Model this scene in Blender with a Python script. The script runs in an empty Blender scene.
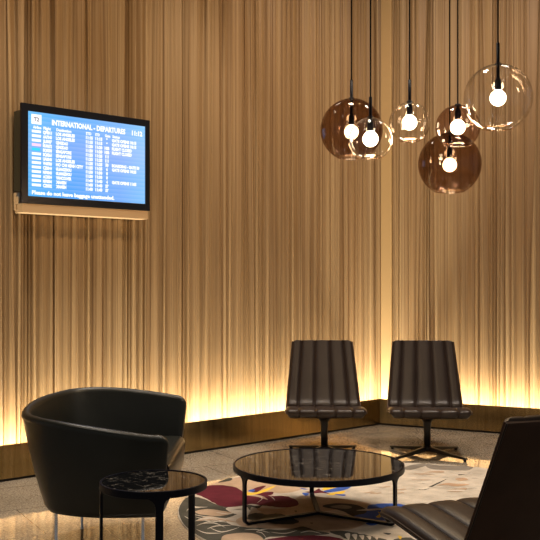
import bpy, bmesh, math, random
from mathutils import Vector, Matrix
random.seed(7)
SC = bpy.context.scene
COL = SC.collection
PI = math.pi
H, F, HZ, CX = 1.30, 925.0, 284.0, 270.0      # camera height, focal length in pixels, horizon row

# ------------------------------------------------------------------ materials
def mat(name, color=(.5, .5, .5), rough=.5, metal=0., spec=.5, coat=0., coat_rough=.05, emis=None, es=0.):
    m = bpy.data.materials.new(name); m.use_nodes = True
    b = m.node_tree.nodes['Principled BSDF']
    b.inputs['Base Color'].default_value = (*color, 1)
    b.inputs['Roughness'].default_value = rough
    b.inputs['Metallic'].default_value = metal
    b.inputs['Specular IOR Level'].default_value = spec
    b.inputs['Coat Weight'].default_value = coat
    b.inputs['Coat Roughness'].default_value = coat_rough
    if emis:
        b.inputs['Emission Color'].default_value = (*emis, 1)
        b.inputs['Emission Strength'].default_value = es
    return m

class NT:
    def __init__(s, m): s.t = m.node_tree; s.n = s.t.nodes; s.l = s.t.links; s.b = s.n['Principled BSDF']
    def new(s, kind, **kw):
        n = s.n.new(kind)
        for k, v in kw.items(): setattr(n, k, v)
        return n
    def link(s, a, b): s.l.new(a, b)
    def coord(s, scale=(1, 1, 1), rot=(0, 0, 0), out='Object', loc=(0, 0, 0)):
        c = s.new('ShaderNodeTexCoord'); mp = s.new('ShaderNodeMapping')
        mp.inputs['Scale'].default_value = scale; mp.inputs['Rotation'].default_value = rot
        mp.inputs['Location'].default_value = loc
        s.link(c.outputs[out], mp.inputs['Vector']); return mp.outputs['Vector']
    def noise(s, vec, scale=5, detail=3, rough=.5):
        n = s.new('ShaderNodeTexNoise'); n.inputs['Scale'].default_value = scale
        n.inputs['Detail'].default_value = detail; n.inputs['Roughness'].default_value = rough
        s.link(vec, n.inputs['Vector']); return n.outputs['Fac']
    def ramp(s, fac, stops, interp='LINEAR'):
        r = s.new('ShaderNodeValToRGB'); r.color_ramp.interpolation = interp
        e = r.color_ramp.elements
        while len(e) < len(stops): e.new(.5)
        for el, (p, c) in zip(e, stops):
            el.position = p; el.color = (*c, 1) if len(c) == 3 else c
        s.link(fac, r.inputs['Fac']); return r.outputs['Color']
    def mix(s, fac, a, b, blend='MIX'):
        m = s.new('ShaderNodeMix', data_type='RGBA', blend_type=blend)
        for sock, v in ((m.inputs[0], fac), (m.inputs[6], a), (m.inputs[7], b)):
            if isinstance(v, (int, float)): sock.default_value = v
            elif isinstance(v, tuple): sock.default_value = (*v, 1)
            else: s.link(v, sock)
        return m.outputs[2]
    def math(s, op, a, b=None):
        m = s.new('ShaderNodeMath', operation=op)
        for sock, v in ((m.inputs[0], a), (m.inputs[1], b)):
            if v is None: continue
            if isinstance(v, (int, float)): sock.default_value = v
            else: s.link(v, sock)
        return m.outputs[0]
    def bump(s, h, strength=.3, dist=.01, normal=None):
        b = s.new('ShaderNodeBump'); b.inputs['Strength'].default_value = strength
        b.inputs['Distance'].default_value = dist; s.link(h, b.inputs['Height'])
        if normal is not None: s.link(normal, b.inputs['Normal'])
        return b.outputs['Normal']

def m_curtain():
    m = mat('pleated_gold_fabric', (.5, .36, .2), .45, .0, .4)
    t = NT(m)
    # UV = metres along the wall, metres up
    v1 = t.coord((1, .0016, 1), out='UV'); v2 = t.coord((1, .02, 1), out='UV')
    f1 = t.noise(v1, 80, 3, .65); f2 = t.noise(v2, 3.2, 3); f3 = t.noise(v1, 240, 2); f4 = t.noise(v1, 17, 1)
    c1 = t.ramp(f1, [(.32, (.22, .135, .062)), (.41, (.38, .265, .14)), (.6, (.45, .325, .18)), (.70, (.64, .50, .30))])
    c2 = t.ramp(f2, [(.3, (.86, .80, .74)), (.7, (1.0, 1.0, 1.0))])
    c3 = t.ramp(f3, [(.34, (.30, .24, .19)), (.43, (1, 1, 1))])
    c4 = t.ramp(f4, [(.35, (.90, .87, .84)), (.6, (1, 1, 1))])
    c = t.mix(1., c1, c2, 'MULTIPLY'); c = t.mix(.5, c, c3, 'MULTIPLY'); c = t.mix(1., c, c4, 'MULTIPLY')  # streaks put crease shade and ridge light of the pleats into the colour
    t.link(c, t.b.inputs['Base Color'])
    h = t.math('ADD', f1, t.math('MULTIPLY', f3, .35))
    t.link(t.bump(h, .55, .012), t.b.inputs['Normal'])
    return m
def m_floor():
    m = mat('polished_terrazzo_tile', (.5, .42, .32), .1, 0, .75)
    t = NT(m)
    v = t.coord((1, 1, 1))
    sp = t.noise(v, 85, 5, .8); big = t.noise(v, 2.2, 4); mid = t.noise(v, 38, 3, .6)
    c = t.ramp(sp, [(.35, (.09, .075, .058)), (.44, (.29, .25, .20)), (.55, (.41, .365, .295)), (.66, (.68, .63, .54))])
    c = t.mix(1., c, t.ramp(big, [(.3, (.80, .77, .73)), (.7, (1.08, 1.06, 1.03))]), 'MULTIPLY')
    c = t.mix(.5, c, t.ramp(mid, [(.35, (.70, .68, .65)), (.55, (1.1, 1.1, 1.1))]), 'MULTIPLY')
    br = t.new('ShaderNodeTexBrick'); br.offset = .5
    rv = t.coord((1, 1, 1), rot=(0, 0, math.radians(-29.8)), loc=(.12, .05, 0))
    t.link(rv, br.inputs['Vector'])
    br.inputs['Color1'].default_value = (1, 1, 1, 1); br.inputs['Color2'].default_value = (.93, .93, .93, 1)
    br.inputs['Mortar'].default_value = (.30, .26, .2, 1)
    br.inputs['Scale'].default_value = 1; br.inputs['Mortar Size'].default_value = .0028
    br.inputs['Brick Width'].default_value = .60; br.inputs['Row Height'].default_value = .60
    c = t.mix(1., c, br.outputs['Color'], 'MULTIPLY')
    t.link(c, t.b.inputs['Base Color'])
    r = t.ramp(t.noise(v, 9, 3), [(.3, (.03, .03, .03)), (.7, (.09, .09, .09))])
    t.link(r, t.b.inputs['Roughness'])
    t.link(t.bump(t.noise(v, 5, 3), .05, .01), t.b.inputs['Normal'])
    return m
def m_bronze():
    m = mat('brushed_bronze', (.34, .225, .10), .22, 1.)
    t = NT(m)
    v = t.coord((1, .05, 1), out='UV')
    s = t.noise(v, 30, 3); s2 = t.noise(t.coord((1, 1, 1), out='UV'), 4, 4)
    t.link(t.ramp(s, [(.32, (.26, .175, .07)), (.5, (.36, .25, .105)), (.75, (.44, .32, .15))]), t.b.inputs['Base Color'])
    t.link(t.ramp(s2, [(.3, (.15, .15, .15)), (.7, (.24, .24, .24))]), t.b.inputs['Roughness'])
    t.link(t.bump(s, .06, .01), t.b.inputs['Normal'])
    return m
def m_leather(name, col, rough=.38, spec=.5):
    m = mat(name, col, rough, 0, spec)
    t = NT(m); v = t.coord()
    n = t.noise(v, 260, 3); w = t.noise(v, 9, 4)
    t.link(t.mix(.35, (*col,), t.ramp(w, [(.3, tuple(x * .6 for x in col)), (.7, tuple(min(1, x * 1.5) for x in col))])), t.b.inputs['Base Color'])
    t.link(t.bump(n, .12, .002, t.bump(w, .12, .01)), t.b.inputs['Normal'])
    return m
def m_stone():
    m = mat('polished_black_marble', (.004, .004, .005), .035, 0, .75)
    t = NT(m); v = t.coord()
    wn = t.new('ShaderNodeTexVoronoi', feature='DISTANCE_TO_EDGE'); wn.inputs['Scale'].default_value = 17
    d = t.new('ShaderNodeTexNoise'); d.inputs['Scale'].default_value = 14; t.link(v, d.inputs['Vector'])
    vv = t.new('ShaderNodeVectorMath', operation='ADD'); t.link(v, vv.inputs[0])
    sc = t.new('ShaderNodeVectorMath', operation='SCALE'); sc.inputs['Scale'].default_value = .16
    t.link(d.outputs['Color'], sc.inputs[0]); t.link(sc.outputs[0], vv.inputs[1]); t.link(vv.outputs[0], wn.inputs['Vector'])
    mask = t.ramp(wn.outputs['Distance'], [(0, (1, 1, 1)), (.04, (0, 0, 0))])
    m2 = t.ramp(t.noise(v, 30, 3), [(.47, (0, 0, 0)), (.55, (1, 1, 1))])
    t.link(t.mix(t.mix(1., mask, m2, 'MULTIPLY'), (.004, .004, .005), (.26, .24, .21)), t.b.inputs['Base Color'])
    t.b.inputs['IOR'].default_value = 1.95
    return m
def m_glass(name, tint, edge, k=.9):
    m = bpy.data.materials.new(name); m.use_nodes = True
    t = m.node_tree; n = t.nodes; n.remove(n['Principled BSDF'])
    out = n['Material Output']
    tr = n.new('ShaderNodeBsdfTransparent')
    gl = n.new('ShaderNodeBsdfGlossy'); gl.inputs['Roughness'].default_value = .02
    gl.inputs['Color'].default_value = (1, 1, 1, 1)
    lw = n.new('ShaderNodeLayerWeight'); lw.inputs['Blend'].default_value = .5
    cr = n.new('ShaderNodeValToRGB'); e = cr.color_ramp.elements
    e[0].position = 0; e[0].color = (*tint, 1); e[1].position = .97; e[1].color = (*edge, 1)
    x = e.new(.75); x.color = (*[a * .8 + b * .2 for a, b in zip(tint, edge)], 1)
    t.links.new(lw.outputs['Facing'], cr.inputs['Fac']); t.links.new(cr.outputs['Color'], tr.inputs['Color'])
    pw = n.new('ShaderNodeMath'); pw.operation = 'POWER'; pw.inputs[1].default_value = 5
    t.links.new(lw.outputs['Facing'], pw.inputs[0])
    ml = n.new('ShaderNodeMath'); ml.operation = 'MULTIPLY_ADD'; ml.inputs[1].default_value = k; ml.inputs[2].default_value = .02
    t.links.new(pw.outputs[0], ml.inputs[0])
    mx = n.new('ShaderNodeMixShader')
    t.links.new(ml.outputs[0], mx.inputs[0]); t.links.new(tr.outputs[0], mx.inputs[1]); t.links.new(gl.outputs[0], mx.inputs[2])
    t.links.new(mx.outputs[0], out.inputs['Surface'])
    return m
def m_emit(name, col, s):
    m = bpy.data.materials.new(name); m.use_nodes = True
    n = m.node_tree.nodes; n.remove(n['Principled BSDF'])
    e = n.new('ShaderNodeEmission'); e.inputs['Color'].default_value = (*col, 1); e.inputs['Strength'].default_value = s
    m.node_tree.links.new(e.outputs[0], n['Material Output'].inputs['Surface'])
    return m
def m_rug(name, col, var=.25):
    m = mat(name, col, .95, 0, .1)
    t = NT(m); v = t.coord()
    a = t.noise(v, 7, 4, .6); b = t.noise(v, 320, 2)
    c = t.ramp(a, [(.3, tuple(x * (1 - var) for x in col)), (.7, tuple(min(1, x * (1 + var * .5)) for x in col))])
    c = t.mix(.35, c, t.ramp(b, [(.3, (.6, .6, .6)), (.6, (1.1, 1.1, 1.1))]), 'MULTIPLY')
    t.link(c, t.b.inputs['Base Color'])
    t.link(t.bump(b, .4, .003), t.b.inputs['Normal'])
    return m

M = dict(
    curtain=m_curtain(), floor=m_floor(), bronze=m_bronze(),
    leather_black=m_leather('black_leather', (.009, .0102, .0078), .34, .45),
    leather_brown=m_leather('dark_brown_leather', (.019, .0115, .0085), .36, .34),
    shell=m_leather('dark_brown_shell_leather', (.045, .021, .012), .5, .3),
    stone=m_stone(),
    black=mat('black_powder_coated_steel', (.004, .0045, .010), .4, .0, .12),
    black_metal=mat('dark_cast_metal', (.008, .006, .005), .38, .0, .4),
    chrome=mat('polished_chrome', (.75, .76, .78), .12, 1.),
    kick=mat('black_recess', (.004, .004, .004), .7),
    bezel=mat('black_screen_bezel', (.006, .007, .012), .28, 0, .4),
    box=mat('olive_grey_box', (.045, .040, .022), .5),
    tan=mat('tan_ledge_panel', (.68, .48, .27), .5),
    ceiling=mat('dark_plaster', (.09, .075, .06), .8),
    cable=mat('black_cable', (.003, .003, .003), .6, 0, .1),
    clear=m_glass('clear_glass', (.985, .982, .98), (.95, .94, .92), 1.),
    smoke=m_glass('smoked_brown_glass', (.86, .79, .75), (.70, .58, .50), .5),
    smoke_dark=m_glass('deep_smoked_brown_glass', (.75, .665, .60), (.60, .48, .39), .5),
    rim=m_glass('glass_rim', (.85, .72, .6), (.9, .8, .7), .9),
    bulb=m_emit('glowing_bulb', (1, .78, .50), 16),
)

# ------------------------------------------------------------------ object helpers
def obj(name, bm, m, parent=None, smooth=True, angle=None):
    me = bpy.data.meshes.new(name)
    bmesh.ops.recalc_face_normals(bm, faces=bm.faces)
    bm.to_mesh(me); bm.free()
    o = bpy.data.objects.new(name, me); COL.objects.link(o)
    for x in (m if isinstance(m, (list, tuple)) else [m]): me.materials.append(x)
    if smooth:
        for p in me.polygons: p.use_smooth = True
    if angle is not None:
        es = me.attributes.new('sharp_edge', 'BOOLEAN', 'EDGE')
        b2 = bmesh.new(); b2.from_mesh(me)
        for i, e in enumerate(b2.edges):
            if len(e.link_faces) == 2 and e.calc_face_angle(0) > math.radians(angle): es.data[i].value = True
        b2.free()
    if parent: o.parent = parent
    return o
def tag(o, label=None, cat=None, group=None, kind=None):
    if label: o['label'] = label
    if cat: o['category'] = cat
    if group: o['group'] = group
    if kind: o['kind'] = kind
    return o
def empty(name, loc, rz=0):
    o = bpy.data.objects.new(name, None); COL.objects.link(o)
    o.location = loc; o.rotation_euler = (0, 0, rz); o.empty_display_size = .1
    return o
def copy_tree(o, parent=None):
    c = o.copy(); COL.objects.link(c)
    if parent: c.parent = parent
    for ch in [x for x in list(bpy.data.objects) if x.parent == o]: copy_tree(ch, c)
    return c
def box(bm, c, s, rz=0, bevel=0):
    r = bmesh.ops.create_cube(bm, size=1)
    mtx = Matrix.Translation(c) @ Matrix.Rotation(rz, 4, 'Z') @ Matrix.Diagonal((*s, 1))
    bmesh.ops.transform(bm, matrix=mtx, verts=r['verts'])
    if bevel:
        es = list({e for v in r['verts'] for e in v.link_edges})
        bmesh.ops.bevel(bm, geom=es, offset=bevel, segments=2, profile=.5, affect='EDGES')
def lathe(bm, prof, seg=48, c=(0, 0, 0), closed=False):
    rings = []
    for r, z in prof:
        if r < 1e-6: rings.append([bm.verts.new((c[0], c[1], c[2] + z))])
        else: rings.append([bm.verts.new((c[0] + r * math.cos(2 * PI * i / seg), c[1] + r * math.sin(2 * PI * i / seg), c[2] + z)) for i in range(seg)])
    pairs = list(zip(rings, rings[1:]))
    if closed: pairs.append((rings[-1], rings[0]))
    for a, b in pairs:
        for i in range(seg):
            j = (i + 1) % seg
            if len(a) == 1 and len(b) == 1: continue
            if len(a) == 1: bm.faces.new((a[0], b[i], b[j]))
            elif len(b) == 1: bm.faces.new((a[i], a[j], b[0]))
            else: bm.faces.new((a[i], a[j], b[j], b[i]))
def tube(bm, pts, r, seg=10):
    pts = [Vector(p) for p in pts]; rs = r if isinstance(r, (list, tuple)) else [r] * len(pts)
    rings = []; up = None
    for i, p in enumerate(pts):
        d = (pts[min(i + 1, len(pts) - 1)] - pts[max(i - 1, 0)]).normalized()
        if up is None:
            up = Vector((0, 0, 1)) if abs(d.z) < .9 else Vector((1, 0, 0))
        a = d.cross(up).normalized(); b = d.cross(a).normalized(); up = -b if False else up
        rings.append([bm.verts.new(p + (a * math.cos(2 * PI * k / seg) + b * math.sin(2 * PI * k / seg)) * rs[i]) for k in range(seg)])
    for A, B in zip(rings, rings[1:]):
        for k in range(seg): bm.faces.new((A[k], A[(k + 1) % seg], B[(k + 1) % seg], B[k]))
    bm.faces.new(rings[0]); bm.faces.new(list(reversed(rings[-1])))
def catmull(P, n):
    out = []
    P = [tuple(p) for p in P]
    Q = [tuple(2 * a - b for a, b in zip(P[0], P[1]))] + P + [tuple(2 * a - b for a, b in zip(P[-1], P[-2]))]
    for i in range(1, len(Q) - 2):
        p0, p1, p2, p3 = Q[i - 1:i + 3]
        for k in range(n):
            t = k / n
            out.append(tuple(.5 * (2 * b + (-a + c) * t + (2 * a - 5 * b + 4 * c - d) * t * t + (-a + 3 * b - 3 * c + d) * t ** 3)
                             for a, b, c, d in zip(p0, p1, p2, p3)))
    out.append(P[-1]); return out
def floor_pt(px, py, z=0.):
    D = F * (H - z) / (py - HZ); return Vector(((px - CX) / F * D, D, z))

# ------------------------------------------------------------------ the two walls meet at an obtuse corner
K = Vector((1.014, 8.53))
dL = Vector((-1040, -925)).normalized(); nL = Vector((.6645, -.7471))
dR = Vector((1770, -925)).normalized(); nR = Vector((-.463, -.886)).normalized()
nL.normalize()
def offset_corner(o):      # corner of the two wall lines shifted o metres into the room
    # solve K + a*dL + o*nL = K + b*dR + o*nR
    ax, ay, bx, by = dL.x, dL.y, -dR.x, -dR.y
    rx, ry = o * (nR.x - nL.x), o * (nR.y - nL.y)
    det = ax * by - bx * ay; a = (rx * by - bx * ry) / det
    return K + dL * a + nL * o
ZTOP = 4.45
CURT = -.18

# pleated wall: relief from overlapping folds, real geometry
def fold_profile(L, seed):
    rnd = random.Random(seed)
    s = -.1; pts = []; up = True
    while s < L + .3:
        w = rnd.choice([.008, .012, .016, .02, .026, .034, .045, .07]) * rnd.uniform(.8, 1.2)
        d = rnd.uniform(.002, .018) if up else -rnd.uniform(.002, .022)
        slant = rnd.gauss(0, .004)
        if rnd.random() < .10: slant = rnd.uniform(-.03, .03)
        pts.append([s, d, slant, rnd.uniform(0, 6.28)]); s += w; up = not up
    # keep order: bound slant by neighbours
    return pts
def pleated_wall(name, start, d, n, L, seed):
    pts = fold_profile(L, seed)
    rows = 24; sub = 5
    bm = bmesh.new(); uv = bm.loops.layers.uv.new('UVMap'); grid = []
    for r in range(rows + 1):
        z = (r / rows) ** 1.4 * ZTOP
        q = []; last = -9
        for (s0, dp, sl, ph) in pts:
            s = s0 + sl * (z - 1.2) + .0025 * math.sin(z * 1.7 + ph)
            s = max(s, last + .004); last = s; q.append((s, dp, s0))
        row = []
        for a, b in zip(q, q[1:]):
            for k in range(sub):
                t = k / sub; e = t * t * (3 - 2 * t) if b[1] > a[1] else t ** 1.5
                s = max(0, a[0] + (b[0] - a[0]) * t); y = a[1] + (b[1] - a[1]) * e
                p = start + d * s + n * (y if s > 0 else 0)
                row.append((bm.verts.new((p.x, p.y, z)), a[2] + (b[2] - a[2]) * t, z))
        grid.append(row)
    cols = len(grid[0]) - 1
    for A, B in zip(grid, grid[1:]):
        for i in range(cols):
            vs = (A[i], A[i + 1], B[i + 1], B[i])
            f = bm.faces.new([v[0] for v in vs])
            for l, v in zip(f.loops, vs): l[uv].uv = (v[1] + seed, v[2])
    # a solid backing so the wall has thickness
    o = obj(name, bm, M['curtain'])
    tag(o, kind='structure'); return o
oc = offset_corner(CURT)
LL, LR = 6.0, 4.0
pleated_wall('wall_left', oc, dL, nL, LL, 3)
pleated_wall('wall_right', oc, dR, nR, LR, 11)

# bronze plinth in front of the wall with a black shadow gap at the floor
def strip(name, o0, o1, z0, z1, m, side):
    bm = bmesh.new(); uv = bm.loops.layers.uv.new('UVMap')
    d, n, L = (dL, nL, LL) if side == 'left' else (dR, nR, LR)
    a, b = offset_corner(o0), offset_corner(o1)
    P = [(a, 0), (a + d * L, L), (b + d * L, L), (b, 0)]
    lo = [bm.verts.new((p.x, p.y, z0)) for p, _ in P]; hi = [bm.verts.new((p.x, p.y, z1)) for p, _ in P]
    def face(ix, vs):
        f = bm.faces.new(vs)
        for l in f.loops:
            k = lo.index(l.vert) if l.vert in lo else hi.index(l.vert)
            l[uv].uv = (P[k][1], l.vert.co.z)
    face(0, hi); face(0, lo[::-1])
    for i in range(4):
        j = (i + 1) % 4; face(0, [lo[i], lo[j], hi[j], hi[i]])
    o = obj(name, bm, m, smooth=False); tag(o, kind='structure'); return o
for side in ('left', 'right'):
    strip('baseboard_' + side, 0., -.022, .018, .24, M['bronze'], side)
    strip('trim_' + ('1' if side == 'left' else '2'), -.012, -.05, 0, .018, M['kick'], side)

# strip added beside the corner: a lit wall fold painted in paler gold
def pix_right(px, off):
    r = (px - CX) / F; P0 = K + nR * off
    return P0, (r * P0.y - P0.x) / (dR.x - r * dR.y)
P0, sa = pix_right(380.8, CURT + .03); _, sb = pix_right(391.2, CURT + .03)
bm = bmesh.new(); c_ = P0 + dR * ((sa + sb) / 2) - nR * .025
box(bm, (c_.x, c_.y, ZTOP / 2), (sb - sa, .05, ZTOP), math.atan2(dR.y, dR.x), .004)
tag(obj('trim_3', bm, mat('lit_fold_gold', (.50, .345, .165), .45, 0, .3), smooth=False), kind='structure')

# floor, ceiling
bm = bmesh.new(); box(bm, (0, 3.5, -.05), (13, 14, .1)); tag(obj('floor', bm, M['floor'], smooth=False), kind='structure')
bm = bmesh.new(); box(bm, (0, 3.5, ZTOP + .05), (13, 14, .1)); tag(obj('ceiling', bm, M['ceiling'], smooth=False), kind='structure')

# ------------------------------------------------------------------ departures screen
def pix_plane(px, py, off):     # point on the left wall's plane shifted off metres into the room -> (u from corner, z)
    r = (px - CX) / F; P0 = K + nL * off
    # r*D = P0.x + dL.x*t ; D = P0.y + dL.y*t
    t = (r * P0.y - P0.x) / (dL.x - r * dL.y); D = P0.y + dL.y * t
    return t, H - (py - HZ) / F * D
TVO = -.045
a0 = pix_plane(21.3, 102, TVO); a1 = pix_plane(150, 120.5, TVO); b0 = pix_plane(21.3, 203, TVO); b1 = pix_plane(150, 210.6, TVO)
tl, tr_ = a0[0], a1[0]; zt = (a0[1] + a1[1]) / 2; zb = (b0[1] + b1[1]) / 2
s0 = pix_plane(28.4, 110.5, TVO); s1 = pix_plane(145.7, 204, TVO); s2 = pix_plane(28.4, 195.6, TVO); s3 = pix_plane(145.7, 126.7, TVO)
W, HT = tl - tr_, zt - zb
base = K + nL * TVO + dL * tl                 # left edge of the frame, front plane
phi = math.atan2(-dL.y, -dL.x)                # local +X runs towards the corner
tv = empty('departures_screen', (base.x, base.y, zb), phi)
tag(tv, 'wall-mounted black framed screen showing blue international departures board', 'screen')
# local frame: x to the right, -y into the room, z up from the lower edge
def loc(px, py, off=TVO):
    t, z = pix_plane(px, py, off); return tl - t, z - zb
sl, szt = loc(28.4, 110.5); sr, szb = loc(145.7, 204); szb = (szb + loc(28.4, 195.6)[1]) / 2; szt = (szt + loc(145.7, 126.7)[1]) / 2
bm = bmesh.new()
T = .022
def quadbox(bm, x0, x1, y0, y1, z0, z1, bev=0): box(bm, ((x0 + x1) / 2, (y0 + y1) / 2, (z0 + z1) / 2), (x1 - x0, y1 - y0, z1 - z0), 0, bev)
quadbox(bm, 0, sl, 0, T, 0, HT, .003); quadbox(bm, sr, W, 0, T, 0, HT, .003)
quadbox(bm, sl - .002, sr + .002, 0, T, szt, HT, .003); quadbox(bm, sl - .002, sr + .002, 0, T, 0, szb, .003)
obj('frame', bm, M['bezel'], tv, smooth=False)
ms = m_emit('screen_blue', (.2, .5, 1), 1)
t = NT.__new__(NT); t.t = ms.node_tree; t.n = t.t.nodes; t.l = t.t.links
em = [n for n in t.n if n.type == 'EMISSION'][0]
v = t.coord((1, 1, 1), out='Object')
sx = t.new('ShaderNodeSeparateXYZ'); t.link(v, sx.inputs[0])
gx = t.math('DIVIDE', sx.outputs[0], W); gz = t.math('DIVIDE', sx.outputs[2], HT)
cA = t.ramp(gx, [(0.05, (.08, .50, .92)), (.35, (.08, .34, .85)), (.75, (.26, .42, .88)), (.97, (.34, .66, .96))])
cB = t.ramp(gz, [(.02, (.05, .34, .85)), (.35, (.12, .38, .88)), (.6, (.28, .42, .90)), (.95, (.10, .46, .92))])
cc = t.mix(.5, cA, cB)
rowz = (pix_plane(37, 131.4, TVO)[1] - pix_plane(37, 185, TVO)[1]) / 12
ph_ = t.math('FRACT', t.math('DIVIDE', t.math('SUBTRACT', sx.outputs[2], pix_plane(37, 131.4, TVO)[1] - zb + rowz * .5), rowz))
cc = t.mix(t.math('MULTIPLY', ph_, .22), cc, (.55, .68, .98))
t.link(cc, em.inputs['Color']); em.inputs['Strength'].default_value = 1.05
bm = bmesh.new(); quadbox(bm, sl - .004, sr + .004, .010, .030, szb - .004, szt + .004)
obj('display', bm, ms, tv, smooth=False)
bm = bmesh.new(); quadbox(bm, .302, W - .01, T + .001, TVO - CURT - .02, .03, HT - .06)
obj('back_cover', bm, M['bezel'], tv, smooth=False)
# lettering
def text_into(bm, s, x, z, h, width=None, bold=.0, yy=.0085):
    cu = bpy.data.curves.new('t', 'FONT'); cu.body = s; cu.size = 1; cu.offset = bold; cu.resolution_u = 2
    to = bpy.data.objects.new('t', cu); COL.objects.link(to)
    bpy.context.view_layer.update()
    me = bpy.data.meshes.new_from_object(to.evaluated_get(bpy.context.evaluated_depsgraph_get()))
    xs = [v.co.x for v in me.vertices]; x0, x1 = min(xs), max(xs)
    cap = .70; k = h / cap; kx = (width / (x1 - x0)) if width else k
    for v in me.vertices:
        v.co = ((v.co.x - x0) * kx + x, yy, v.co.y * k + z)
    bm.from_mesh(me)
    bpy.data.objects.remove(to); bpy.data.curves.remove(cu); bpy.data.meshes.remove(me)
white = m_emit('screen_white', (.95, .96, 1), 1.15)
def col_x(px): return loc(px, 150)[0]
def hpx(px, p): return p * (K.y + nL.y * TVO + dL.y * pix_plane(px, 150, TVO)[0]) / F
def line(name, items, label=None, m=None):
    bm = bmesh.new()
    for it in items: text_into(bm, *it)
    o = obj(name, bm, m or white, tv, smooth=False)
    if label: o['label'] = label
    return o
def span(p0, p1): return col_x(p1) - col_x(p0)
ztitle = loc(53, 122.2)[1] - .5 * hpx(53, 5.2)
line('board_title', [('INTERNATIONAL - DEPARTURES', col_x(52.5), ztitle, hpx(60, 5.0), span(52.5, 126), .05)])
line('clock', [('11:12', col_x(132.5), ztitle, hpx(60, 4.6), span(132.5, 143), .06)])
z_h = loc(37, 127)[1] - hpx(37, 1.4)
line('column_headings', [(s_, col_x(x0), z_h, hpx(37, 2.7), span(x0, x1), .05) for s_, x0, x1 in
     (('Airline', 33.5, 42), ('Flight', 44, 51.5), ('Destination', 57, 72), ('STD', 86.5, 92), ('ETD', 96, 100.5), ('Gate', 105.5, 111), ('Status', 113, 120.5))])
rows = [('QF0011', 'LOS ANGELES', '11:15', '11:15', '9', 'GATE OPENS 10:15'), ('AA7340', 'LOS ANGELES', '11:15', '11:15', '9', 'GATE OPENS 10:15'),
        ('JL0007', 'QINGDAO', '11:20', '11:20', '10B', 'FLIGHT CLOSED'), ('MU0672', 'QINGDAO', '11:20', '11:20', '10B', 'FLIGHT CLOSED'),
        ('SQ0238', 'SINGAPORE', '11:25', '11:25', '11', ''), ('SQ0261', 'SINGAPORE', '11:25', '11:25', '11', ''),
        ('UA0840', 'LOS ANGELES', '11:25', '11:25', '50', 'BOARDING - GATE 50'), ('VN0780', 'HO CHI MINH CITY', '11:25', '11:25', '6', 'GATE OPENS 10:25'),
        ('CZ0344', 'GUANGZHOU', '11:30', '11:30', '8', ''), ('NF0840', 'GUANGZHOU', '11:30', '11:30', '8', ''),
        ('AC0034', 'VANCOUVER', '11:40', '11:40', '4', 'GATE OPENS 11:05'), ('MF0804', 'XIAMEN', '11:40', '11:40', '57', ''), ('CZ0332', 'XIAMEN', '11:40', '11:40', '57', '')]
z_r0 = loc(37, 131.4)[1]
m_pink = m_emit('screen_pink', (1, .62, .80), 1.1); m_cyan = m_emit('screen_cyan', (.05, .62, .85), 1.1)
for i, (fl, de, st, et, g, sta) in enumerate(rows):
    z = z_r0 - i * rowz - hpx(37, 1.4); h = hpx(37, 3.0)
    it = [(fl, col_x(43.5), z, h, span(43.5, 52.5), .07), (de, col_x(56.5), z, h, span(56.5, 76) * len(de) / 11.3, .07), (st, col_x(86.5), z, h, span(86.5, 93.5), .07),
          (et, col_x(96), z, h, span(96, 103), .07), (g, col_x(107.6 - .8 * len(g)), z, h, span(107, 108.6) * len(g), .07)]
    if sta: it.append((sta, col_x(112.5), z, h, span(112.5, 137) * len(sta) / 16, .07))
    line('flight_row', it)
    bm = bmesh.new(); quadbox(bm, col_x(32.5), col_x(41.5 if i != 4 else 40.5), .0070, .0095, z + h * .08, z + h * .95)
    o = obj('airline_logo_plate', bm, m_pink if i == 3 else m_cyan if i == 4 else white, tv, smooth=False)
    if i in (3, 4): o['label'] = 'pink airline plate' if i == 3 else 'cyan airline plate'
line('notice_line', [('Please do not leave baggage unattended.', col_x(32.5), loc(37, 192.2)[1] - hpx(37, 2), hpx(37, 3.8), span(32.5, 115), .045)])
xa, za = loc(32, 113.6)
bm = bmesh.new(); quadbox(bm, xa, col_x(42), .0070, .0095, za - hpx(37, 9.8), za); obj('terminal_plate', bm, white, tv, smooth=False)
line('terminal_number', [('T2', xa + hpx(37, 2.2), za - hpx(37, 6.8), hpx(37, 3.8), None, .03, .0055)], 'dark T2 on a white plate', m_emit('screen_grey', (.16, .13, .14), 1))

# mounting box and tan ledge that carry the screen, reaching back to the pleated wall
back = TVO - CURT - .018
bm = bmesh.new(); quadbox(bm, .004, .30, T + .001, back, pix_plane(17, 191, TVO - .08)[1] - zb, pix_plane(17, 111, TVO - .08)[1] - zb)
obj('mounting_box', bm, M['box'], tv, smooth=False)['label'] = 'dark olive mounting box'
lx0, lz1 = loc(22.7, 203.4, TVO - .004); lx1, _ = loc(148, 212, TVO - .004); lz0 = loc(22.7, 212.2, TVO - .004)[1]
bm = bmesh.new(); quadbox(bm, lx0, lx1, .004, back, lz0, -.001, .0015); obj('ledge', bm, M['tan'], tv, smooth=False)['label'] = 'pale tan ledge under the screen'
bm = bmesh.new(); quadbox(bm, .004, .03, .085, back + .004, lz0 + .02, .075, .001); quadbox(bm, -.001, .003, .045, .084, -.002, .045, .001)
obj('end_bracket', bm, M['tan'], tv, smooth=False)

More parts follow.
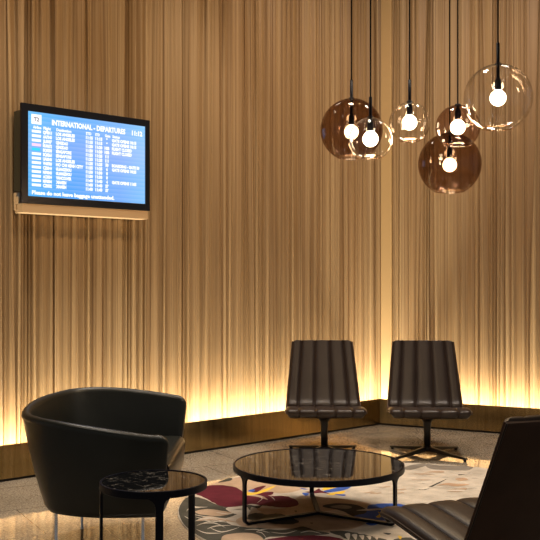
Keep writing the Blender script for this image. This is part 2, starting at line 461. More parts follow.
# ------------------------------------------------------------------ pendant lamps
def pendant(px, py, rpx, D, cutpx, m, rod_top, label, bulb_px=None, bulb_r=.040):
    R = rpx * D / F; X = (px - CX) / F * D; Z = H - (py - HZ) / F * D
    root = empty('pendant_lamp', (X, D, Z)); tag(root, label, 'pendant lamp', 'globe pendant lamps')
    cut = -(cutpx - py) * D / F
    t = .0028
    # glass globe open at the bottom, real thickness
    def prof(r, flip):
        p = []; a1 = math.asin(max(-1, cut / R)); a0 = PI / 2 - math.asin(.013 / R)
        n = 26
        for i in range(n + 1):
            a = a0 + (a1 - a0) * i / n; p.append((r * math.cos(a), r * math.sin(a)))
        return p[::-1] if flip else p
    bm = bmesh.new(); lathe(bm, prof(R, 0) + prof(R - t, 1), 56, closed=True)
    g = obj('glass_globe', bm, m, root)
    rr = math.sqrt(R * R - cut * cut)
    bm = bmesh.new(); n = 8
    lathe(bm, [(rr - .002 + .0028 * math.cos(2 * PI * k / n), cut + .0028 * math.sin(2 * PI * k / n)) for k in range(n)], 56, closed=True)
    obj('globe_rim', bm, M['rim'], g)
    # rod, socket, cable, bulb
    zr = (py - rod_top) * D / F
    bz = 0 if bulb_px is None else -(bulb_px - py) * D / F
    bm = bmesh.new()
    lathe(bm, [(0, zr), (.0085, zr), (.0085, bz + .105), (.010, bz + .10), (.0165, bz + .085), (.0165, bz + .036), (.012, bz + .028), (0, bz + .028)], 20)
    obj('socket', bm, M['black'], root)
    bm = bmesh.new(); lathe(bm, [(0, R + .006), (.015, R + .005), (.017, R - .002), (.017, R - .006), (0, R - .006)], 20)
    obj('globe_cap', bm, M['black'], root)
    bm = bmesh.new(); tube(bm, [(0, 0, zr - .01), (0, 0, ZTOP - Z - .012)], .0042, 8); obj('cable', bm, M['cable'], root)
    bm = bmesh.new(); lathe(bm, [(0, ZTOP - Z - .022), (.05, ZTOP - Z - .02), (.055, ZTOP - Z), (0, ZTOP - Z)], 28); obj('ceiling_rose', bm, M['black'], root)
    bm = bmesh.new(); br = bulb_r
    lathe(bm, [(0, bz - br)] + [(br * math.cos(a), bz + br * math.sin(a)) for a in [(-80 + 10 * i) * PI / 180 for i in range(15)]] + [(.014, bz + br * 1.05)], 48)
    obj('bulb', bm, M['bulb'], root)
    ld = bpy.data.lights.new('bulb_light', 'POINT'); ld.energy = 5; ld.color = (1, .74, .45); ld.shadow_soft_size = .05
    lo = bpy.data.objects.new('bulb_light', ld); COL.objects.link(lo); lo.location = (X, D, Z + bz); lo.location = (X, D - 0, Z + bz - br - .06)
    return root
pendant(351.5, 129.8, 31.2, 5.25, 157.3, M['smoke_dark'], 80, 'large brown smoked glass globe pendant at far left, partly behind a small clear one', 132)
pendant(370.5, 139.3, 21.8, 4.83, 157.2, M['clear'], 97, 'small clear globe pendant overlapping the large brown globe at the left', 139)
pendant(409.6, 122.6, 20.6, 5.05, 140.6, M['clear'], 80, 'small clear globe pendant hanging alone in the middle gap')
pendant(457.8, 127.2, 22.2, 4.95, 144.8, M['smoke'], 104, 'small pale brown globe pendant touching top of the lowest big brown globe')
pendant(449.7, 164.0, 31.4, 5.42, 191.6, M['smoke_dark'], 136, 'large dark brown globe pendant, the lowest hanging of all', 165)
pendant(498, 98, 34, 4.68, 128.2, M['clear'], 43, 'large clear globe pendant, the highest and rightmost', 98)

# ------------------------------------------------------------------ lounge chair with channelled leather
PROF = [(.322, .322, .278), (.348, .345, .288), (.350, .372, .293), (.325, .390, .295), (.25, .394, .297), (.12, .380, .299), (0, .362, .298), (-.11, .346, .296),
        (-.160, .346, .293), (-.203, .374, .289), (-.238, .445, .283), (-.285, .57, .270), (-.338, .71, .256), (-.376, .81, .246), (-.390, .848, .242)]
GRO = [-.68, -.24, .24, .68]
def pad(bm, P, thick, top_round=False, mode='seat'):
    """channelled upholstery along profile P (f, z, halfwidth)"""
    US = []
    ed0 = [-1] + GRO + [1]
    for a_, b_ in zip(ed0, ed0[1:]): US += [a_ + (b_ - a_) * (.5 - .5 * math.cos(PI * k / 14)) for k in range(14)]
    US.append(1); nu = len(US) - 1; N = len(P); front = []; back = []
    for i, (f, z, hw) in enumerate(P):
        a = P[max(i - 1, 0)]; b = P[min(i + 1, N - 1)]
        tx, tz = b[0] - a[0], b[1] - a[1]; L = math.hypot(tx, tz); tx /= L; tz /= L
        nx, nz = -tz, tx                # pointing towards the sitter
        if nz < 0 and nx < 0: nx, nz = -nx, -nz
        nx, nz = (tz, -tx)
        s = i / (N - 1)
        e = 1.
        if top_round: e = min(1, math.sqrt(max(0, 1 - max(0, (s - .955) / .045) ** 2)) * .5 + .5)
        if mode == 'seat': e = min(1, .55 + s * 6)
        rf = []; rb = []
        for k in range(nu + 1):
            u = US[k]
            ed = [-1.06] + GRO + [1.06]
            q = [i2 for i2 in range(5) if ed[i2] <= u <= ed[i2 + 1]][0]; tt = 2 * (u - ed[q]) / (ed[q + 1] - ed[q]) - 1
            bul = (1 - abs(tt) ** 4.5) ** .8
            edge = max(0, (abs(u) - .90) / .10)
            off = (.014 * bul - .0135) * e - .020 * (edge ** 2.2) * 1.0
            if mode == 'seat' and s > .93: off -= .012 * ((s - .93) / .07)
            if mode == 'back' and s < .06: off -= .012 * (1 - s / .06)
            if mode == 'back':
                off += .0025 * math.sin(s * 110 + 3 * math.sin(u * 9)) * max(0, 1 - s / .14) * bul
            hw2 = hw
            if top_round and s > .94: hw2 = hw - .018 * ((s - .94) / .06) ** 2.5
            bow = -.018 * u * u if mode == 'back' else .006 * u * u
            x = u * hw2
            rf.append(bm.verts.new((x, -(f - nx * -off) if False else -(f + NX(nx) * (off - bow * 0)), z + nz_(nz) * off)))
            th = thick * (1 - .25 * abs(u) ** 3) * (e if top_round else 1)
            rb.append(bm.verts.new((x * .995, -(f - NX(nx) * th), z - nz_(nz) * th)))
        front.append(rf); back.append(rb)
    for G in (front, back):
        for A, B in zip(G, G[1:]):
            for k in range(nu): bm.faces.new((A[k], A[k + 1], B[k + 1], B[k]))
    for A, B in ((front[0], back[0]), (front[-1], back[-1])):
        for k in range(nu): bm.faces.new((A[k], A[k + 1], B[k + 1], B[k]))
    for k in (0, nu):
        for (A, B), (C, D) in zip(zip(front, back), zip(front[1:], back[1:])): bm.faces.new((A[k], B[k], D[k], C[k]))
def NX(v): return v
def nz_(v): return v
def normals_fix(P):   # profile runs front -> back -> up; sitter side is up then forward: rotate tangent clockwise
    return P
FULL = catmull(PROF, 8)
def offset_profile(P, d0, hwadd):
    out = []
    for i, (f, z, hw) in enumerate(P):
        a = P[max(i - 1, 0)]; b = P[min(i + 1, len(P) - 1)]
        tx, tz = b[0] - a[0], b[1] - a[1]; L = math.hypot(tx, tz); tx /= L; tz /= L
        out.append((f - tz * d0, z + tx * d0, hw + hwadd))
    return out
def lounge_chair(loc_, face, label, base_rot=0., proto=None):
    """face: world heading (radians) of the sitter's gaze measured so that 0 looks along -Y"""
    if proto: return None
    root = empty('lounge_chair', loc_, face)
    tag(root, label, 'lounge chair', 'channelled leather lounge chairs')
    j = 8 * 8 + 4
    bm = bmesh.new(); pad(bm, FULL[:j + 1], .030, mode='seat'); obj('seat', bm, M['leather_brown'], root)
    bm = bmesh.new(); pad(bm, FULL[j:], .030, top_round=True, mode='back'); obj('backrest', bm, M['leather_brown'], root)
    # outer shell following the whole profile
    bm = bmesh.new(); nu = 32; F_, B_ = [], []
    S = FULL[3:-2:2] + [FULL[-2]]
    for i, (f, z, hw) in enumerate(S):
        a = S[max(i - 1, 0)]; b = S[min(i + 1, len(S) - 1)]
        tx, tz = b[0] - a[0], b[1] - a[1]; L = math.hypot(tx, tz); tx /= L; tz /= L
        nx, nz = tz, -tx
        sgn = SIGN
        rf, rb = [], []
        s = i / (len(S) - 1)
        belly = .022 * math.exp(-((s - .28) / .22) ** 2)
        for k in range(nu + 1):
            u = -1 + 2 * k / nu; x = u * (hw + .0035)
            t0 = .020; t1 = .036 + (.020 + belly) * (1 - abs(u) ** 2.5) * min(1, (1 - s) * 8 + .1)
            c = 1 if abs(u) < .999 else 0
            rf.append(bm.verts.new((x, -(f - sgn * nx * t0), z - sgn * nz * t0)))
            rb.append(bm.verts.new((x * .985, -(f - sgn * nx * t1), z - sgn * nz * t1)))
        F_.append(rf); B_.append(rb)
    for G in (F_, B_):
        for A, B in zip(G, G[1:]):
            for k in range(nu): bm.faces.new((A[k], A[k + 1], B[k + 1], B[k]))
    for A, B in ((F_[0], B_[0]), (F_[-1], B_[-1])):
        for k in range(nu): bm.faces.new((A[k], A[k + 1], B[k + 1], B[k]))
    for k in (0, nu):
        for i in range(len(F_) - 1): bm.faces.new((F_[i][k], B_[i][k], B_[i + 1][k], F_[i + 1][k]))
    sh = obj('shell', bm, M['shell'], root, angle=50); sh['label'] = 'smooth dark brown outer shell'
    # piping along the shell edge
    for k in (0, nu):
        bm = bmesh.new(); tube(bm, [tuple(B_i) for B_i in [((-1 if k == 0 else 1) * (S[i][2] + .001), -(S[i][0] - SIGN * NXS(S, i)[0] * .034), S[i][1] - SIGN * NXS(S, i)[1] * .034) for i in range(len(S))]], .0035, 6)
        obj('piping', bm, M['leather_brown'], sh)
    # pedestal
    bm = bmesh.new()
    lathe(bm, [(0, .06), (.026, .055), (.027, .20), (.030, .25), (.05, .278), (.11, .300), (.15, .318), (.15, .335), (0, .335)], 32)
    bmesh.ops.translate(bm, verts=bm.verts, vec=(0, 0, 0))
    obj('column', bm, M['black_metal'], root)
    bm = bmesh.new(); lathe(bm, [(0, .032), (.036, .034), (.038, .06), (.030, .075), (0, .078)], 28); obj('hub', bm, M['black_metal'], root)
    for q in range(4):
        a = base_rot + PI / 4 + q * PI / 2
        bm = bmesh.new(); prev = None; R = .37
        for r, w, z0, z1 in ((.02, .021, .036, .068), (.12, .017, .028, .056), (.25, .014, .018, .038), (R - .01, .012, .013, .027), (R, .009, .015, .024)):
            ring = [bm.verts.new((r, y, z)) for y, z in ((-w, z0), (w, z0), (w, z1 - .005), (w * .6, z1), (-w * .6, z1), (-w, z1 - .005))]
            if prev:
                for k in range(6): bm.faces.new((prev[k], prev[(k + 1) % 6], ring[(k + 1) % 6], ring[k]))
            else: bm.faces.new(ring)
            prev = ring
        bm.faces.new(prev[::-1])
        g = bmesh.new(); lathe(g, [(0, 0), (.012, 0), (.013, .012), (.008, .017), (0, .017)], 16, (R - .02, 0, 0))
        for b_ in (bm, g): bmesh.ops.rotate(b_, verts=b_.verts, cent=(0, 0, 0), matrix=Matrix.Rotation(a, 3, 'Z'))
        lg_ = obj('leg', bm, M['black_metal'], root, angle=35)
        obj('glide', g, M['black'], lg_)
    return root
SIGN = -1
def NXS(S, i):
    a = S[max(i - 1, 0)]; b = S[min(i + 1, len(S) - 1)]
    tx, tz = b[0] - a[0], b[1] - a[1]; L = math.hypot(tx, tz); return (tz / L, -tx / L)
# pad() works with (tz,-tx): profile runs backwards (tx<0) so -tx>0 is up -> already the sitter side
SIGN = 1
ch = lounge_chair((1.195, 7.03, 0), math.radians(-5), 'dark brown channelled leather lounge chair in the back right, star base fully visible', .02)
def clone(src, loc_, rz, label):
    c = copy_tree(src); c.location = loc_; c.rotation_euler = (0, 0, rz); c['label'] = label; return c
c2 = clone(ch, (.415, 7.06, 0), math.radians(-1), 'dark brown channelled leather lounge chair in the back left, base behind the round table')
c3 = clone(ch, (.85, 3.585, 0), math.radians(180 + 23.5), 'brown leather lounge chair in the right foreground, seen from behind with its seat facing away')

# ------------------------------------------------------------------ round tables
def round_table(loc_, R, ht, rim_h, leg_w, leg_t, angles, label, zf=0., bars=True):
    root = empty('round_table', loc_); tag(root, label, 'table', 'round black stone tables')
    bm = bmesh.new()
    lathe(bm, [(0, ht - .003), (R - .010, ht - .003), (R - .010, ht - .020), (0, ht - .020)], 96)
    obj('table_top', bm, M['stone'], root, angle=40)['label'] = 'polished black veined stone top'
    bm = bmesh.new()
    lathe(bm, [(R - .0095, ht - .003), (R - .009, ht), (R - .002, ht), (R, ht - .002), (R, ht - rim_h + .002), (R - .002, ht - rim_h), (R - .012, ht - rim_h), (R - .012, ht - .0205), (R - .0095, ht - .0205)], 96, closed=True)
    obj('rim', bm, M['black'], root, angle=40)
    for a in angles:
        # flat bar: flares into the rim, drops, bends and runs to the centre along the floor
        path = []; r0 = R - leg_t / 2 - .001; zt_ = ht - rim_h + .006
        rb = .022
        for w, z in ((3.0, zt_), (2.6, zt_ - .007), (1.8, zt_ - .014), (1.3, zt_ - .024), (1.05, zt_ - .036), (1, zt_ - .05), (1, leg_t / 2 + rb)):
            path.append((r0, z, w, 1, 0))
        for k in range(1, 7):
            q = k / 6 * PI / 2
            path.append((r0 - rb + rb * math.cos(q), leg_t / 2 + rb - rb * math.sin(q), 1, math.cos(q), -math.sin(q)))
        path.append((.0 if bars else R * .6, leg_t / 2, 1, 0, -1))
        bm = bmesh.new(); prev = None
        for r, z, w, nx, nz in path:
            hw, htk = leg_w / 2 * w, leg_t / 2
            ring = [bm.verts.new((r + nx * htk * sx_, y * hw, z + nz * htk * sx_)) for sx_, y in ((-1, -1), (1, -1), (1, 1), (-1, 1))]
            if prev:
                for k in range(4): bm.faces.new((prev[k], prev[(k + 1) % 4], ring[(k + 1) % 4], ring[k]))
            else: bm.faces.new(ring)
            prev = ring
        bm.faces.new(prev[::-1])
        bmesh.ops.rotate(bm, verts=bm.verts, cent=(0, 0, 0), matrix=Matrix.Rotation(a, 3, 'Z'))
        obj('leg', bm, M['black'], root, angle=35)
    return root
RUGH = .007
round_table((.272, 5.19, RUGH + .0028), .479, .286, .034, .026, .014, [math.radians(x) for x in (-33, 92, 210)], 'low wide round black coffee table standing on the patterned rug')
round_table((-.483, 3.84, 0), .222, .486, .030, .031, .011, [math.radians(x) for x in (196, -77, 48)], 'small tall round black side table in front of the black armchair')

# ------------------------------------------------------------------ black tub armchair
def armchair():
    cx, cy = -.84, 4.68
    root = empty('tub_armchair', (cx, cy, 0)); tag(root, 'black leather tub armchair behind the small side table', 'armchair')
    # plan of the rim, near front end -> back -> far front end: x, y, z of rim, x, y of foot of the wall
    P = [(-.462, 4.235, .606, -.497, 4.265), (-.56, 4.215, .611, -.57, 4.255), (-.70, 4.210, .631, -.70, 4.245), (-.84, 4.225, .649, -.82, 4.250), (-.98, 4.260, .665, -.94, 4.285),
         (-1.10, 4.325, .675, -1.03, 4.345), (-1.188, 4.430, .683, -1.08, 4.445), (-1.215, 4.57, .702, -1.095, 4.58), (-1.200, 4.75, .718, -1.085, 4.74), (-1.150, 4.92, .728, -1.06, 4.88),
         (-1.080, 5.05, .733, -1.0, 4.98), (-.97, 5.13, .732, -.91, 5.045), (-.84, 5.165, .724, -.80, 5.075), (-.70, 5.17, .710, -.68, 5.085), (-.58, 5.165, .694, -.58, 5.085), (-.462, 5.155, .676, -.50, 5.08)]
    Q = catmull(P, 7); n = len(Q)
    cum = [0]
    for a, b in zip(Q, Q[1:]): cum.append(cum[-1] + math.hypot(a[0] - b[0], a[1] - b[1]))
    LT = cum[-1]; TH = .048; zb_ = .218
    def build(bm):
        rings = []
        samples = []
        # denser samples at the two ends to round the corners
        ss = sorted(set([0, .0015, .005, .01, .017, .026, .036, .048, .06] + [LT - x for x in (0, .0015, .005, .01, .017, .026, .036, .048, .06)] + [c for c in cum if .065 < c < LT - .065]))
        for s in ss:
            k = max(i for i in range(n) if cum[i] <= s + 1e-9); k = min(k, n - 2)
            t = (s - cum[k]) / (cum[k + 1] - cum[k]); p = [a + (b - a) * t for a, b in zip(Q[k], Q[k + 1])]
            a, b = Q[max(k - 1, 0)], Q[min(k + 2, n - 1)]
            d = Vector((b[0] - a[0], b[1] - a[1])).normalized(); nin = Vector((d.y, -d.x))   # inwards
            if nin.dot(Vector((cx - p[0], cy - p[1]))) < 0: nin = -nin
            e = min(s, LT - s); R = .045
            drop = R - math.sqrt(max(0, R * R - (R - e) ** 2)) if e < R else 0
            th = TH * (.45 + .55 * math.sqrt(max(0, 1 - (1 - min(1, e / .03)) ** 2)))
            zt_ = p[2] - drop; zlow = zb_ + (drop * .9 if e < R else 0)
            ring = []
            T0 = Vector((p[0], p[1])); B0 = Vector((p[3], p[4]))
            hh = zt_ - zlow
            mid = (TH - th) / 2
            rr = th / 2
            # outer side, bottom to top
            rbm = .030
            for f_, zz in ((0, 0), (0, 0), (.0, 0)): pass
            ring.append((B0 + nin * (rbm + mid), zlow)); ring.append((B0 + nin * (rbm * .35 + mid), zlow + rbm * .2)); ring.append((B0 + nin * mid + (T0 - B0) * (rbm / hh), zlow + rbm))
            for q in (.25, .45, .65, .82, .92):
                bl = .008 * math.sin(q * PI)
                ring.append((B0 + (T0 - B0) * q + nin * (mid - bl), zlow + hh * q))
            for k2 in range(7):
                an = PI * (k2 + .0) / 6
                ring.append((T0 + nin * (mid + rr - rr * math.cos(an)), zt_ - rr + rr * math.sin(an)))
            for q in (.85, .65, .45, .25):
                ring.append((B0 + (T0 - B0) * q + nin * (mid + th), zlow + hh * q))
            ring.append((B0 + nin * (TH * 1.1 + mid), zlow + .01))
            rings.append([bm.verts.new((v[0].x, v[0].y, v[1])) for v in ring])
        for A, B in zip(rings, rings[1:]):
            m = len(A)
            for k in range(m): bm.faces.new((A[k], A[(k + 1) % m], B[(k + 1) % m], B[k]))
        bm.faces.new(rings[0]); bm.faces.new(rings[-1][::-1])
    bm = bmesh.new(); build(bm)
    bmesh.ops.translate(bm, verts=bm.verts, vec=(-cx, -cy, 0))
    obj('tub_shell', bm, M['leather_black'], root, angle=70)
    # seat cushion fills the plan between the walls
    def plan(inset, z=.40):
        pts = []
        for i in range(0, n, 3):
            p = Q[i]; a, b = Q[max(i - 1, 0)], Q[min(i + 1, n - 1)]
            d = Vector((b[0] - a[0], b[1] - a[1])).normalized(); nin = Vector((d.y, -d.x))
            if nin.dot(Vector((cx - p[0], cy - p[1]))) < 0: nin = -nin
            q = max(0, (z - zb_) / (p[2] - zb_)); v = Vector((p[3] + (p[0] - p[3]) * q, p[4] + (p[1] - p[4]) * q)) + nin * inset
            pts.append(v)
        return pts
    def slab(layers, m, name):
        bm = bmesh.new(); rings = []
        for inset, z, fx in layers:
            pts = plan(inset, z)
            xf = -.468 + fx
            pts = [Vector((min(p.x, xf), p.y)) for p in pts]
            # straight front edge
            pts[0].x = xf; pts[-1].x = xf
            rings.append([bm.verts.new((p.x - cx, p.y - cy, z)) for p in pts])
        for A, B in zip(rings, rings[1:]):
            m_ = len(A)
            for k in range(m_): bm.faces.new((A[k], A[(k + 1) % m_], B[(k + 1) % m_], B[k]))
        bm.faces.new(rings[0]); bm.faces.new(rings[-1][::-1])
        return obj(name, bm, m, root, angle=45)
    slab([(.052, .232, -.03), (.052, .30, -.018), (.052, .305, -.015)], M['leather_black'], 'seat_base')
    slab([(.054, .306, -.010), (.052, .335, -.002), (.052, .43, .004), (.054, .455, -.004), (.066, .468, -.020), (.085, .473, -.04)], M['leather_black'], 'seat_cushion')
    bm = bmesh.new(); pts = plan(.03, zb_)
    # underside board
    lo = [bm.verts.new((min(p.x, -.51) - cx, p.y - cy, .222)) for p in pts]; hi = [bm.verts.new((v.co.x, v.co.y, .233)) for v in lo]
    bm.faces.new(lo[::-1]); bm.faces.new(hi)
    for k in range(len(lo)): bm.faces.new((lo[k], lo[(k + 1) % len(lo)], hi[(k + 1) % len(lo)], hi[k]))
    obj('underside', bm, M['kick'], root, smooth=False)
    for x, y in ((-1.008, 4.36), (-.595, 4.33), (-1.0, 4.92), (-.60, 4.99)):
        bm = bmesh.new(); lathe(bm, [(0, 0), (.010, 0), (.010, .004), (.0085, .006), (.0085, .222), (0, .222)], 20, (x - cx, y - cy, 0))
        obj('leg', bm, M['chrome'], root, angle=40)['label'] = 'chrome tube leg'
    return root
armchair()

# ------------------------------------------------------------------ round rug with a flower pattern
RC = Vector((.80, 5.38)); RR = 1.33
RM = dict(base=m_rug('rug_sand', (.56, .49, .40), .3), peach=m_rug('rug_peach', (.46, .33, .225), .25), wine=m_rug('rug_wine', (.11, .017, .028), .3),
          grey=m_rug('rug_grey', (.080, .075, .060), .35), blue=m_rug('rug_blue', (.05, .11, .42), .25), yellow=m_rug('rug_yellow', (.80, .52, .06), .15),
          dark=m_rug('rug_charcoal', (.045, .045, .045), .3), pale=m_rug('rug_cream', (.60, .53, .44), .1), orange=m_rug('rug_orange', (.50, .33, .21), .2),
          stone=m_rug('rug_stone_grey', (.23, .20, .165), .3))
KEYS = list(RM)
def rug():
    bm = bmesh.new()
    lathe(bm, [(0, RUGH), (RR - .006, RUGH), (RR, RUGH - .003), (RR, 0), (0, 0)], 120, (RC.x, RC.y, 0))
    for f in bm.faces: f.material_index = 0
    rnd = random.Random(5)
    lvl = [0]
    def clip(v):
        q = Vector((v.x, v.y)) - RC
        if q.length > RR - .004: q = q.normalized() * (RR - .004)
        return RC + q
    def poly(key, px, z=None, jag=0., smooth=2):
        pts = [floor_pt(x, y, RUGH).xy for x, y in px]; world(key, pts, jag, smooth)
    def world(key, pts, jag=0., smooth=2):
        if smooth:
            L = len(pts); out = []
            for i in range(L):
                p0, p1, p2, p3 = pts[i - 1], pts[i], pts[(i + 1) % L], pts[(i + 2) % L]
                for k in range(smooth * 2):
                    t = k / (smooth * 2)
                    out.append(.5 * (2 * p1 + (p2 - p0) * t + (2 * p0 - 5 * p1 + 4 * p2 - p3) * t * t + (-p0 + 3 * p1 - 3 * p2 + p3) * t ** 3))
            pts = out
        if jag: pts = [p + Vector((rnd.uniform(-jag, jag), rnd.uniform(-jag, jag))) for p in pts]
        lvl[0] += 1; z = RUGH + .00002 * lvl[0]
        vs = [bm.verts.new((*clip(p), z)) for p in pts]
        try:
            f = bm.faces.new(vs)
        except ValueError: return
        f.material_index = KEYS.index(key)
        f.normal_update()
        if f.normal.z < 0: f.normal_flip()
    # peach ground at the left and behind the table
    poly('peach', [(200, 488), (215, 482), (235, 478), (262, 473), (300, 470), (330, 474), (318, 484), (300, 490), (285, 493), (262, 492), (240, 492), (215, 494)])
    poly('peach', [(300, 496), (322, 497), (345, 499), (365, 502), (372, 507), (345, 509), (318, 512), (296, 514), (275, 512), (262, 512), (258, 508), (285, 508)])
    poly('peach', [(236, 520), (262, 512), (300, 514), (345, 516), (366, 521), (352, 529), (318, 533), (285, 528), (250, 529)])
    # grey foliage along the left edge
    poly('grey', [(178, 503), (188, 497), (202, 498), (213, 503), (228, 507.5), (242, 511), (236, 515), (225, 519), (230, 524), (243, 527), (262, 528), (275, 530), (290, 529), (303, 526.5), (318, 531),
                  (330, 534), (300, 536), (280, 536.5), (266, 538), (255, 548), (225, 556), (200, 548), (188, 532), (180, 518)], jag=.004)
    for q in [[(196, 511), (208, 509), (224, 511), (234, 513), (220, 516), (205, 515), (197, 513.5)], [(226, 508), (240, 507), (250, 510), (247, 516), (236, 514), (230, 512)],
              [(196, 521), (208, 516), (220, 518), (240, 523), (228, 521.5), (212, 520)]]: poly('pale' if q[0][0] > 200 else 'peach', q, jag=.003)
    for a, b, c in [((193, 522), (206, 518), (222, 521)), ((196, 526), (212, 521), (232, 523)), ((207, 529), (216, 526), (232, 525.5)), ((209, 527), (222, 532), (240, 527)),
                    ((195, 517), (206, 519), (214, 517)), ((188, 504), (196, 507), (208, 507)), ((196, 529), (206, 533), (222, 533)), ((192, 514), (210, 517.5), (236, 519)),
                    ((256, 532), (262, 533), (267, 539)), ((256, 532), (262, 529.5), (270, 529)), ((215, 512), (228, 514), (236, 512)), ((200, 524), (214, 523), (226, 528)), ((198, 519), (216, 521.5), (230, 518)), ((244, 530), (256, 529.5), (270, 533)), ((184, 516), (190, 520), (192, 526)), ((270, 532), (285, 533.5), (298, 530)), ((300, 533), (310, 531), (322, 534)), ((186, 512), (190, 508), (200, 508))]:
        poly('pale', [a, (b[0], b[1] - .45), c, (b[0], b[1] + .45)], smooth=2)
    poly('peach', [(222, 537), (234, 533.5), (250, 533), (260, 536), (264, 542), (255, 550), (225, 550)])
    # wine flower
    poly('wine', [(190, 492.5), (205, 486.5), (220, 485), (236, 487.5), (243, 492), (252, 495.5), (262, 495), (273, 496), (285, 496), (296, 500), (298, 505), (286, 507.5), (272, 506.5), (262, 505.5),
                  (252, 504), (245, 505.5), (232, 507), (222, 506.3), (212, 502), (205, 498), (198, 495)], jag=.004)
    poly('wine', [(250, 491), (258, 487), (266, 485.7), (262, 489), (256, 492.5)]); poly('wine', [(254, 494.5), (262, 492.5), (273, 492), (271, 495), (260, 496)])
    poly('peach', [(243, 494), (247, 493.5), (262, 496), (268, 500), (262, 498.5), (250, 497)]); poly('wine', [(246, 496), (258, 497), (263, 500), (256, 502), (247, 501)])
    for a, b, c in [((260, 496), (262, 499), (257, 503)), ((270, 496), (273, 498), (275, 500.5)), ((222, 506.8), (238, 510), (250, 508))]:
        poly('pale', [a, (b[0] - .5, b[1]), c, (b[0] + .5, b[1])])
    poly('grey', [(243, 506), (250, 505), (256, 506), (262, 505.5), (258, 508.5), (252, 507), (250, 510), (247, 507.5)], jag=.003)
    poly('yellow', [(245, 490), (248, 492.3), (256, 492.5), (264, 489.5), (276, 485.5), (270, 489.5), (260, 493.5), (250, 495.2), (245, 494)]); poly('blue', [(248, 491.2), (251, 489.6), (255, 490), (253, 491.8)])
    poly('grey', [(218, 482.5), (226, 479), (232, 478), (231, 480.5), (224, 482)]); poly('stone', [(270, 480.5), (280, 481), (276, 483.5)])
    # dark leaves under the table, the grey one partly a painted reflection
    poly('grey', [(247, 516), (256, 513), (268, 514.5), (278, 513.5), (290, 517), (299, 522), (290, 524.5), (276, 524), (262, 521), (250, 520)], jag=.006)
    poly('dark', [(322, 506.5), (334, 503.5), (350, 504), (362, 507), (368, 512), (366, 518), (357, 519), (350, 515), (340, 510.5)], jag=.003); poly('stone', [(330, 507), (342, 505), (352, 507), (346, 509)])
    # blue and yellow bloom
    poly('blue', [(368, 506), (378, 504), (392, 503.5), (405, 505), (410, 511), (404, 518.5), (395, 522), (380, 521.5), (365, 519), (353, 517), (366, 512.5)], jag=.005)
    poly('blue', [(366, 523), (380, 522.5), (376, 525), (370, 525.5)]); poly('pale', [(356, 510.5), (372, 508.8), (384, 509), (372, 510.6)])
    poly('yellow', [(376, 517), (380, 514), (384, 510.5), (383, 514), (380, 517.5)]); poly('yellow', [(378, 512), (381, 513), (384, 515), (380, 514.4)])
    poly('yellow', [(322, 489), (333, 485.2), (345, 486), (338, 488), (328, 490.5)]); poly('yellow', [(327, 494), (335, 492.5), (345, 491), (342, 493.8), (332, 495.3)])
    poly('blue', [(324, 491), (336, 488), (351, 485), (349, 488.5), (340, 491), (328, 492.5)]); poly('blue', [(334, 494.5), (345, 494.5), (344, 496)]); poly('blue', [(302, 493), (309, 493.5), (306, 496)]); poly('blue', [(300, 488), (308, 489.5), (303, 489.5)])
    poly('wine', [(305, 492), (314, 491), (319, 488.5), (321, 490.5), (330, 494), (322, 493), (313, 493.5)])
    # wine bloom and leaves at the front
    poly('wine', [(262, 542), (280, 537.5), (302, 535.8), (325, 536), (343, 539.5), (346, 548), (320, 562), (275, 556)], jag=.004)
    poly('grey', [(330, 531.5), (345, 531), (360, 534), (375, 537), (388, 541), (372, 545), (352, 541), (340, 536)], jag=.006)
    for k in range(5): poly('pale', [(345 + k * 7, 534 + k * .8), (350 + k * 7, 533.5 + k), (349 + k * 7, 540), (346 + k * 7, 537)])
    poly('dark', [(383, 533), (391, 533.6), (388, 535)]); poly('dark', [(310, 523), (313, 523), (312, 524)]); poly('dark', [(294, 511), (297, 511), (296, 512)])
    poly('grey', [(392, 541), (410, 538), (420, 545), (405, 552)], jag=.005); poly('yellow', [(398, 536), (402, 537), (400, 539.5)])
    # broken grey edge, pale lines and orange washes towards the chairs
    poly('stone', [(402, 468.5), (410, 465.5), (424, 463.4), (425, 466), (410, 470)], jag=.004); poly('stone', [(426, 464), (440, 465.5), (471, 466.2), (469, 470), (450, 470.3), (430, 468.8)], jag=.004)
    poly('dark', [(458, 474.8), (470, 472.6), (468, 474), (461, 475.3)]); poly('grey', [(416, 489), (424, 488.8), (437, 483.2), (447, 479), (438, 484), (426, 489.8)])
    poly('orange', [(436, 486), (446, 483.2), (456, 483.8), (470, 484.5), (458, 486.5), (445, 485.2)]); poly('orange', [(455, 479), (464, 478), (468, 480), (460, 481)]); poly('peach', [(445, 491), (466, 488), (462, 492)])
    for k in range(16):
        x, y = rnd.uniform(405, 480), rnd.uniform(472, 498)
        poly('pale' if k % 4 else 'peach', [(x, y), (x + rnd.uniform(8, 20), y - rnd.uniform(-1, 3)), (x + rnd.uniform(10, 22), y + .5), (x + 5, y + .5)], jag=.004)
    for k in range(10):
        x, y = rnd.uniform(345, 395), rnd.uniform(487, 501)
        poly('pale' if k % 2 else 'peach', [(x, y), (x + 9, y - 1.2), (x + 12, y - .6), (x + 5, y + .2)], jag=.004)
    # parts of the pattern beyond the frame and behind the foreground chair
    for k in range(14):
        a = rnd.uniform(-2.0, .9); r = rnd.uniform(.5, 1.1); c = RC + Vector((math.cos(a), math.sin(a))) * r
        if c.y > 4.5 and c.x < 1.7: continue
        s = rnd.uniform(.06, .16); m_ = 9
        world(rnd.choice(['grey', 'wine', 'peach', 'stone', 'orange']), [c + Vector((math.cos(2 * PI * i / m_) * s * rnd.uniform(.5, 1.4), math.sin(2 * PI * i / m_) * s * rnd.uniform(.4, 1))) for i in range(m_)])
    bmesh.ops.triangulate(bm, faces=[f for f in bm.faces if len(f.verts) > 4], ngon_method='EAR_CLIP')
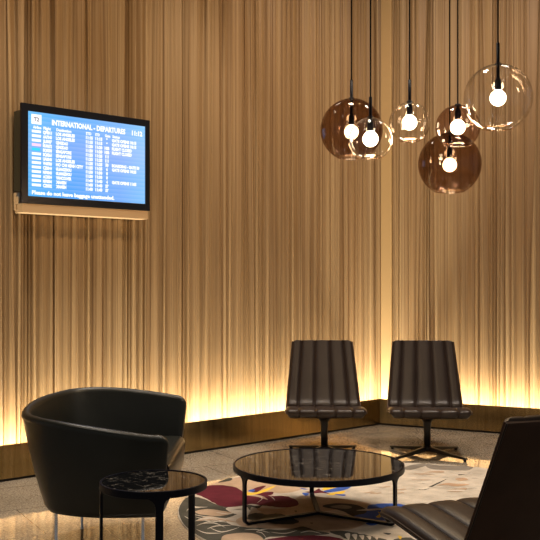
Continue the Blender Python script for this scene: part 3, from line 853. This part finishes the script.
    o = obj('round_rug', bm, [RM[k] for k in KEYS], smooth=False)
    for v in o.data.vertices: v.co.x -= RC.x; v.co.y -= RC.y
    o.location = (RC.x, RC.y, 0)
    tag(o, 'large round rug with wine, grey, blue and yellow flowers under the coffee table', 'rug')
rug()

# ------------------------------------------------------------------ light
def area(name, loc_, target, size, size_y, e, col, spread=180):
    l = bpy.data.lights.new(name, 'AREA'); l.shape = 'RECTANGLE'; l.size = size; l.size_y = size_y; l.energy = e; l.color = col; l.spread = math.radians(spread)
    o = bpy.data.objects.new(name, l); COL.objects.link(o); o.location = loc_
    d = Vector(target) - Vector(loc_); o.rotation_euler = d.to_track_quat('-Z', 'Y').to_euler(); return o
def led(side):
    d, L = (dL, LL) if side == 'left' else (dR, LR)
    a = offset_corner(-.065); m_ = a + d * (L / 2)
    l = bpy.data.lights.new('cove_light', 'AREA'); l.shape = 'RECTANGLE'; l.size = L - .02; l.size_y = .03; l.energy = LED * L; l.color = (1, .87, .65)
    o = bpy.data.objects.new('cove_light', l); COL.objects.link(o); o.location = (m_.x, m_.y, .13)
    o.rotation_euler = (PI, 0, 0); o.rotation_euler = (Matrix.Rotation(math.atan2(d.y, d.x), 3, 'Z') @ Matrix.Rotation(PI, 3, 'X')).to_euler()
LED = 17.
led('left'); led('right')
def spot(loc_, target, e, col, ang=70, blend=.6, r=.04):
    l = bpy.data.lights.new('downlight', 'SPOT'); l.energy = e; l.color = col; l.spot_size = math.radians(ang); l.spot_blend = blend; l.shadow_soft_size = r
    o = bpy.data.objects.new('downlight', l); COL.objects.link(o); o.location = loc_
    d = Vector(target) - Vector(loc_); o.rotation_euler = d.to_track_quat('-Z', 'Y').to_euler()
WARM = (1, .80, .58); NEU = (1, .90, .78)
ZC = ZTOP - .05
WALL_L, WALL_R = (1, .65, .34), (1, .78, .66)
for s in (.5, 1.7, 2.9, 4.1, 5.3):                  # row of wall washers along each wall
    p = K + dL * s + nL * 2.2; q = K + dL * s
    spot((p.x, p.y, ZC), (q.x, q.y, 2.0), 58, WALL_L, 115, 1.)
for s in (.5, 1.8, 3.1):
    p = K + dR * s + nR * 2.2; q = K + dR * s
    spot((p.x, p.y, ZC), (q.x, q.y, 2.0), 60, WALL_R, 115, 1.)
spot((.45, 5.5, ZC), (.28, 5.3, 0), 190, NEU, 80, .8, .22)
spot((1.9, 6.0, ZC), (1.3, 6.1, 0), 300, NEU, 80, .8, .22)
spot((-1.5, 5.6, ZC), (-1.0, 5.6, 0), 190, NEU, 80, .8, .22)
spot((-.4, 6.9, ZC), (.1, 6.5, 0), 150, NEU, 80, .8, .22)
spot((-1.3, 3.2, ZC), (-1.0, 4.4, 0), 120, NEU, 80, .8, .22)
spot((1.4, 2.6, ZC), (.9, 3.3, 0), 120, NEU, 80, .8, .22)

w = bpy.data.worlds.new('world'); SC.world = w; w.use_nodes = True
w.node_tree.nodes['Background'].inputs['Color'].default_value = (.9, .85, .8, 1)
w.node_tree.nodes['Background'].inputs['Strength'].default_value = .18

# ------------------------------------------------------------------ camera
cd = bpy.data.cameras.new('camera'); cam = bpy.data.objects.new('camera', cd); COL.objects.link(cam)
cam.location = (0, 0, H); cam.rotation_euler = (PI / 2, 0, 0)
cd.sensor_width = 36; cd.lens = F / 540 * 36; cd.shift_y = (HZ - 270) / 540
cd.clip_start = .05
SC.camera = cam
SC.cycles.transparent_max_bounces = 32
SC.view_settings.view_transform = 'Standard'; SC.view_settings.look = 'None'
SC.view_settings.gamma = 1; SC.view_settings.use_curve_mapping = False
SC.view_settings.exposure = 0.12
